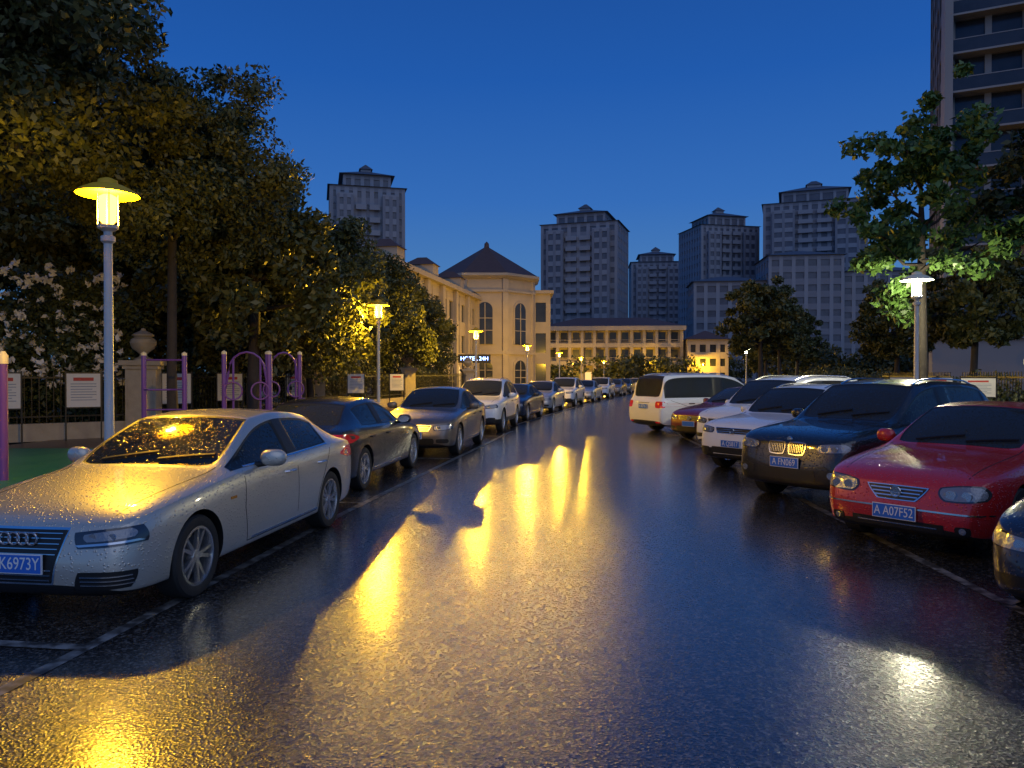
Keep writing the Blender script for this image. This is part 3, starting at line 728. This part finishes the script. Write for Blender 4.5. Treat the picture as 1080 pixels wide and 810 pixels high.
def gym(x,y,rot,w,h=2.1,kind=0):
    e=empty('outdoor_gym_frame',(x,y,.12),rot); mb=MB()
    for s in (-1,1):
        mb.tube([(s*w/2,0,0),(s*w/2,0,h)],.055,M['purple'],12); mb.lathe([(.06,h),(.06,h+.05),(0,h+.09)],M['cream'],12,Matrix.Translation((s*w/2,0,0)))
        mb.lathe([(.12,0),(.12,.02)],M['purple'],12,Matrix.Translation((s*w/2,0,0)))
    if kind==0:
        mb.tube([(-w/2,0,h-.1),(w/2,0,h-.1)],.022,M['purple'],8)
        mb.tube([(-w/2,0,1.35),(-w/4,-.4,1.35),(w/4,-.4,1.35),(w/2,0,1.35)],.02,M['purple'],8)
        mb.tube([(-w/2,0,.9),(w/2,0,.9)],.02,M['purple'],8)
    else:
        P=[(-w/2+.0,0,1.2)]+[(-w/2*math.cos(a)*.8,0,h-.4+.45*math.sin(a)) for a in np.linspace(0,math.pi,9)]+[(w/2,0,1.2)]
        mb.tube(P,.025,M['purple'],8)
        for s in (-.3,.3): 
            mb.tube([(s,0,h-.1),(s,0,.7),(s,-.35,.45)],.025,M['purple'],8)
            torus(mb,(s,-.05,1.3),.2,.02,M['purple'])
    mb.obj('frame',e,smooth=40)
gym(-7.7,16.8,.15,.85); gym(-6.15,17.6,.2,1.0,2.15,1); gym(-5.9,19.6,.3,.8,2.2,1)
e=empty('outdoor_gym_post',(-8.05,12.0,.12)); mb=MB(); mb.tube([(0,0,0),(0,0,1.85)],.065,M['purple'],14); mb.lathe([(.075,1.85),(.075,1.98),(.03,2.05),(0,2.05)],M['cream'],14)
mb.tube([(0,0,1.5),(-.5,.1,1.6),(-.9,.15,1.5)],.02,M['purple'],8); mb.obj('post',e,smooth=40)

# ------------------------------------------------------------ buildings
M['wallA']=simple('hazed_tower_render',(.26,.28,.33),.8,noise=.12,nscale=.15)  # distance haze put into the muted tower wall and glass colours
M['wallB']=simple('hazed_tower_band',(.20,.215,.26),.8,noise=.12,nscale=.2)
M['glassT']=simple('hazed_tower_glass',(.10,.11,.145),.35,noise=.5,nscale=.5)
M['glassB']=simple('window_glass',(.035,.04,.05),.15,noise=.6,nscale=.7)
M['cream_w']=simple('cream_stone',(.46,.38,.28),.75,noise=.2,nscale=.8)
M['roofb']=simple('brown_roof_tiles',(.10,.055,.04),.6,noise=.3,nscale=2,bump=.6,bscale=8)
M['roofd']=simple('dark_roof',(.08,.09,.115),.6)
M['warmwin']=simple('lit_window',(.1,.1,.1),.4,emis=(1,.6,.2),es=1.2)
def block(mb,x0,x1,y0,y1,h,fh,bay,wall,band,pier=.35,sp=1.0,z0=0,glass=None,proud=.22):
    mb.box(x0+proud,x1-proud,y0+proud,y1-proud,z0,z0+h,glass or M['glassB'])
    n=max(1,round(h/fh)); f=h/n
    for k in range(n+1):
        za=z0+k*f-(sp*.5 if k else 0); zb=z0+k*f+sp*.5
        if k==n: zb=z0+h+.4
        mb.box(x0+.03,x1-.03,y0+.03,y1-.03,za,zb,band)
    for (a,b,ax) in ((x0,x1,0),(y0,y1,1)):
        m=max(1,round((b-a)/bay)); w=(b-a)/m
        for k in range(m+1):
            c=a+k*w; pw=pier*(1.0 if 0<k<m else 1.6)
            lo=max(a,c-pw/2); hi=min(b,c+pw/2)
            if ax==0:
                mb.box(lo,hi,y0-.02*(k%2),y0+.3,z0,z0+h+.1,wall); mb.box(lo,hi,y1-.3,y1,z0,z0+h+.1,wall)
            else:
                mb.box(x0-.011,x0+.3,lo+.005,hi-.005,z0,z0+h+.11,wall); mb.box(x1-.3,x1+.011,lo+.005,hi-.005,z0,z0+h+.11,wall)
def hip(mb,x0,x1,y0,y1,z,hh,mat,ov=.6):
    x0-=ov;x1+=ov;y0-=ov;y1+=ov; w=x1-x0; d=y1-y0; cx=(x0+x1)/2; cy=(y0+y1)/2
    if w>d: r=[(cx-(w-d)/2,cy),(cx+(w-d)/2,cy)]
    else: r=[(cx,cy-(d-w)/2),(cx,cy+(d-w)/2)]
    vs=[(x0,y0,z),(x1,y0,z),(x1,y1,z),(x0,y1,z),(r[0][0],r[0][1],z+hh),(r[1][0]+.01,r[1][1],z+hh)]
    if w>d: fs=[(0,1,5,4),(1,2,5),(2,3,4,5),(3,0,4),(0,3,2,1)]
    else: fs=[(0,1,4),(1,2,5,4),(2,3,5),(3,0,4,5),(0,3,2,1)]
    mb.add(vs,fs,mat)
def tower(x,y,w,d,h,rot=0,wall=None,nb=9):
    wall=wall or M['wallA']; G=M['glassT']
    e=empty('apartment_tower',(x,y,0),rot); mb=MB()
    block(mb,-w/2,w/2,-d/2,d/2,h*.88,2.9,w/nb,wall,M['wallB'],1.0,1.5,glass=G)
    for cx in (-w*.30,w*.30):
        block(mb,cx-w*.11,cx+w*.11,-d/2-1.6,-d/2+.5,h*.84,2.9,w*.11,M['wallB'],wall,.8,1.3,glass=G)
    for cx in (-w*.09,w*.09):
        for k in range(int(h*.86/2.9)):
            mb.box(cx-w*.07,cx+w*.07,-d/2-1.0,-d/2+.1,k*2.9+1.7,k*2.9+2.9,wall)
    z=h*.88+.4
    hip(mb,-w*.5,w*.5,-d*.5,d*.5,z+.01,h*.035,M['roofd'],.5)
    block(mb,-w*.32,w*.32,-d*.36,d*.36,h*.055,3.0,w/8,wall,M['wallB'],.8,1.2,z0=z,glass=G)
    z2=z+h*.055+.4
    hip(mb,-w*.32,w*.32,-d*.36,d*.36,z2,h*.045,M['roofd'],.9)
    mb.box(-w*.07,w*.07,-d*.07,d*.07,z2,z2+h*.05,wall); hip(mb,-w*.07,w*.07,-d*.07,d*.07,z2+h*.05,1.4,M['roofd'],.4)
    mb.obj('tower_shell',e)
tower(-35,182,17,16,50.5,.25)
tower(21.5,222,22,18,50,-.32,nb=8)
tower(57,302,20,18,51,-.1)
tower(71,262,21,18,58,.2,nb=10)
tower(96,242,30,20,62,-.35,nb=11)
e=empty('apartment_block',(72,190,0),-.12); mb=MB()
G=M['glassT']
block(mb,-26,-8,0,14,25,3,3,M['wallA'],M['wallB'],.9,1.5,glass=G); block(mb,-8,10,-2,14,31,3,3,M['wallA'],M['wallB'],.9,1.5,glass=G); block(mb,10,30,0,14,27,3,3,M['wallA'],M['wallB'],.9,1.5,glass=G)
hip(mb,-26,-8,0,14,25.4,2,M['roofd']); hip(mb,-8,10,-2,14,31.4,2.2,M['roofd']); hip(mb,10,30,0,14,27.4,2,M['roofd']); mb.obj('block_shell',e)
e=empty('high_rise_building',(50.8,62,0),-.45); mb=MB()
M['hr']=simple('high_rise_stone',(.30,.28,.27),.75,noise=.12,nscale=.3); M['hr2']=simple('high_rise_brown',(.15,.135,.13),.75,noise=.12,nscale=.3)
block(mb,-14,14,-6,14,75,3,3.5,M['hr2'],M['hr2'],.9,1.1)
for cx in (-11.2,-3.5,4.2):
    block(mb,cx-2.6,cx+2.6,-8.2,-5.5,72,3,2.6,M['hr'],M['hr2'],.45,.5)
    for k in range(24):
        z=k*3; mb.box(cx-2.5,cx+2.5,-9.3,-8.25,z+2.8,z+2.95,M['hr']); mb.box(cx-2.5,cx+2.5,-9.3,-9.24,z+2.95,z+3.9,M['glassB'])
        mb.box(cx-2.52,cx+2.52,-9.32,-9.22,z+3.9,z+3.96,M['hr'])
    for s in (-1,1): mb.box(cx+s*2.75-.28,cx+s*2.75+.28,-9.45,-5.4,0,74,M['hr'])
mb.box(-15,15,-10.5,-5.8,0,4.5,M['hr']); mb.box(-15.3,15.3,-10.8,-5.7,4.5,5.1,M['hr'])
mb.obj('tower_shell',e)
def arch(mb,Mx,w,h,glass,frame,t=.12):
    n=12; r=w/2
    def outline(r,hh): return [(-r,0)]+[(-r*math.cos(a),hh+r*math.sin(a)) for a in np.linspace(0,math.pi,n)]+[(r,0)]
    for rr,yy,mat in ((r+.25,0,frame),(r,-.05,glass)):
        o=outline(rr,h-r); m=len(o)
        vs=[(x,-t+yy,z) for x,z in o]+[(x,.1,z) for x,z in o]
        fs=[tuple(range(m))]+[(i,(i+1)%m,m+(i+1)%m,m+i) for i in range(m)]
        mb.add(vs,fs,mat,Mx)
    mb.box(-.05,.05,-t-.09,-t-.051,0,h-.1,frame,Mx); 
    for z in (h*.33,h*.62): mb.box(-r,r,-t-.085,-t-.052,z-.04,z+.04,frame,Mx)
p0=Vector((-9.8,60)); p1=Vector((-4.2,90)); dirv=(p1-p0); ang=math.atan2(dirv.y,dirv.x)
e=empty('european_style_building',(p0.x,p0.y,0),ang); mb=MB(); Lw=dirv.length
H=10.2
block(mb,0,Lw,0.0,11,H,3.4,2.55,M['cream_w'],M['cream_w'],.9,1.5)
mb.box(-.5,Lw,-.6,11.5,H+.4,H+.85,M['cream_w']); hip(mb,0,Lw,0,11,H+.86,2.2,M['roofb'],.5)
nb=round(Lw/2.55); bw=Lw/nb
for k in range(nb):
    Mx=Matrix.Translation(((k+.5)*bw,.0,.3)); arch(mb,Mx,1.5,2.5,M['warmwin'] if k in (3,4,8) else M['glassB'],M['cream_w'],.05)
for k in range(0,nb+1,2): mb.box(k*bw-.4,k*bw+.4,-.35,.0,0,H+.35,M['cream_w'])
for k in range(1,nb,4):
    mb.box(k*bw-.9,k*bw+.9,-.2,2.5,H+.86,H+2.0,M['cream_w']); hip(mb,k*bw-.9,k*bw+.9,-.2,2.5,H+2.0,.8,M['roofb'],.2)
mb.obj('wing',e)
e=empty('european_style_rotunda',(-3.2,96,0),0); mb=MB(); Rt=6.3; Ht=13.2
RZ=Matrix.Rotation(R(22.5),4,'Z')
mb.lathe([(Rt,0),(Rt,Ht)],M['cream_w'],8,RZ)
mb.lathe([(Rt+.25,4.2),(Rt+.25,4.6)],M['cream_w'],8,RZ)
mb.lathe([(Rt+.3,Ht-1.6),(Rt+.3,Ht-1.3)],M['cream_w'],8,RZ)
mb.lathe([(Rt+.3,Ht),(Rt+.8,Ht+.3),(Rt+.8,Ht+.6),(Rt+.2,Ht+.6)],M['cream_w'],8,RZ)
mb.lathe([(Rt+.6,Ht+.61),(.35,Ht+4.6),(.3,Ht+5.1),(0,Ht+5.4)],M['roofb'],8,RZ)
ap=Rt*math.cos(R(22.5))
for k in range(8):
    Mr=Matrix.Rotation(R(45*k),4,'Z')@Matrix.Translation((0,-ap,5.4)); arch(mb,Mr,1.8,5.0,M['glassB'],M['cream_w'],.12)
    Mr=Matrix.Rotation(R(45*k),4,'Z')@Matrix.Translation((0,-ap,.4)); arch(mb,Mr,1.8,3.1,M['glassB'],M['cream_w'],.12)
    Mr=Matrix.Rotation(R(45*k+22.5),4,'Z')@Matrix.Translation((0,-Rt,0)); mb.box(-.35,.35,-.12,.3,0,Ht,M['cream_w'],Mr)
block(mb,5.6,8.0,-1,8,11.5,3.6,1.9,M['cream_w'],M['cream_w'],.7,1.4); mb.box(5.5,8.4,-1.4,8.4,11.9,12.3,M['cream_w'])
mb.obj('rotunda',e)
e=empty('colonnaded_building',(22,158,0),-.1); mb=MB()
mb.box(-15,13,.8,12,0,11,M['cream_w'])
for z in (3.7,7.4): mb.box(-15.2,13.2,-1.2,.9,z,z+.9,M['cream_w'])
mb.box(-15.8,13.8,-1.8,12.6,10.9,11.8,M['cream_w']); hip(mb,-15,13,-1,12,11.81,2.2,M['roofb'],.6)
for k in range(12):
    x=-15+k*2.545
    mb.box(x-.3,x+.3,-1.15,-.55,0,10.9,M['cream_w'])
    if k<11:
        for z in (.2,4.9,8.5):
            mb.box(x+.6,x+1.95,.72,.82,z+.2,z+2.1,M['warmwin'] if (k*3+int(z))%9==0 else M['glassB'])  # some panes glow, added to brighten the far end of the street
for z in (4.6,8.3):
    mb.box(-15,13,-1.1,-1.0,z+.6,z+.7,M['cream_w'])
block(mb,13.9,22,-3,10,8.5,3.2,2.2,M['cream_w'],M['cream_w'],.8,1.3); hip(mb,13.9,22,-3,10,8.9,2.0,M['roofb'],.6)
mb.obj('shell',e)
e=empty('led_shop_sign',(-2.9,58.5,0),.1); mb=MB(); mb.box(-1.25,1.25,0,.15,2.7,3.35,M['black']); mb.box(-.04-.9,.04-.9,.05,.1,0,2.7,M['iron']); mb.box(.86,.94,.05,.1,0,2.7,M['iron']); mb.obj('panel',e)
cu=bpy.data.curves.new('sign_text','FONT'); cu.body="HOTEL 24H"; cu.size=.42; cu.align_x='CENTER'; cu.align_y='CENTER'; cu.extrude=.01; cu.materials.append(emit('led_blue',(.25,.4,1),9))
t=mkobj('led_characters',cu,e,(0,-.02,3.02)); t.rotation_euler=(R(90),0,0)

# ------------------------------------------------------------ world
w=bpy.data.worlds.new("World"); scene.world=w; w.use_nodes=True; nt=w.node_tree; bg=nt.nodes['Background']; L=nt.links.new
sky=nt.nodes.new('ShaderNodeTexSky'); sky.sky_type='NISHITA'; sky.sun_disc=False; sky.sun_elevation=R(1.0); sky.sun_rotation=R(200)
tc=nt.nodes.new('ShaderNodeTexCoord'); sx=nt.nodes.new('ShaderNodeSeparateXYZ'); L(tc.outputs['Generated'],sx.inputs[0])
cr=nt.nodes.new('ShaderNodeValToRGB'); L(sx.outputs['Z'],cr.inputs[0])
E=cr.color_ramp.elements; E[0].position=0.0; E[0].color=(.12,.27,.50,1); E[1].position=1.0; E[1].color=(.02,.07,.24,1)
for p,c in ((.10,(.075,.22,.49)),(.22,(.034,.155,.50)),(.36,(.014,.105,.43)),(.5,(.010,.075,.33))):
    q=E.new(p); q.color=(*c,1)
sc=nt.nodes.new('ShaderNodeMixRGB'); sc.blend_type='MULTIPLY'; sc.inputs[0].default_value=1; sc.inputs[2].default_value=(.05,.05,.05,1); L(sky.outputs[0],sc.inputs[1])
mx=nt.nodes.new('ShaderNodeMixRGB'); mx.inputs[0].default_value=.95; L(sc.outputs[0],mx.inputs[1]); L(cr.outputs[0],mx.inputs[2])
L(mx.outputs[0],bg.inputs[0]); bg.inputs[1].default_value=1.0
sd=bpy.data.lights.new('dusk_fill','SUN'); sd.energy=.5; sd.angle=R(70); sd.color=(.85,.9,1); so=bpy.data.objects.new('dusk_fill',sd); COL.objects.link(so); so.rotation_euler=(R(48),0,R(20))  # wide soft fill added for dusk sky glow, no sun is up
# ------------------------------------------------------------ camera
cd=bpy.data.cameras.new('camera'); cam=bpy.data.objects.new('camera',cd); COL.objects.link(cam)
cam.location=(0,0,1.8); cam.rotation_euler=(R(90-.716),0,0); cd.sensor_width=36; cd.lens=26.67; cd.clip_end=3000; cd.clip_start=.05
scene.camera=cam
scene.view_settings.view_transform='Standard'; scene.view_settings.look='None'; scene.view_settings.exposure=0
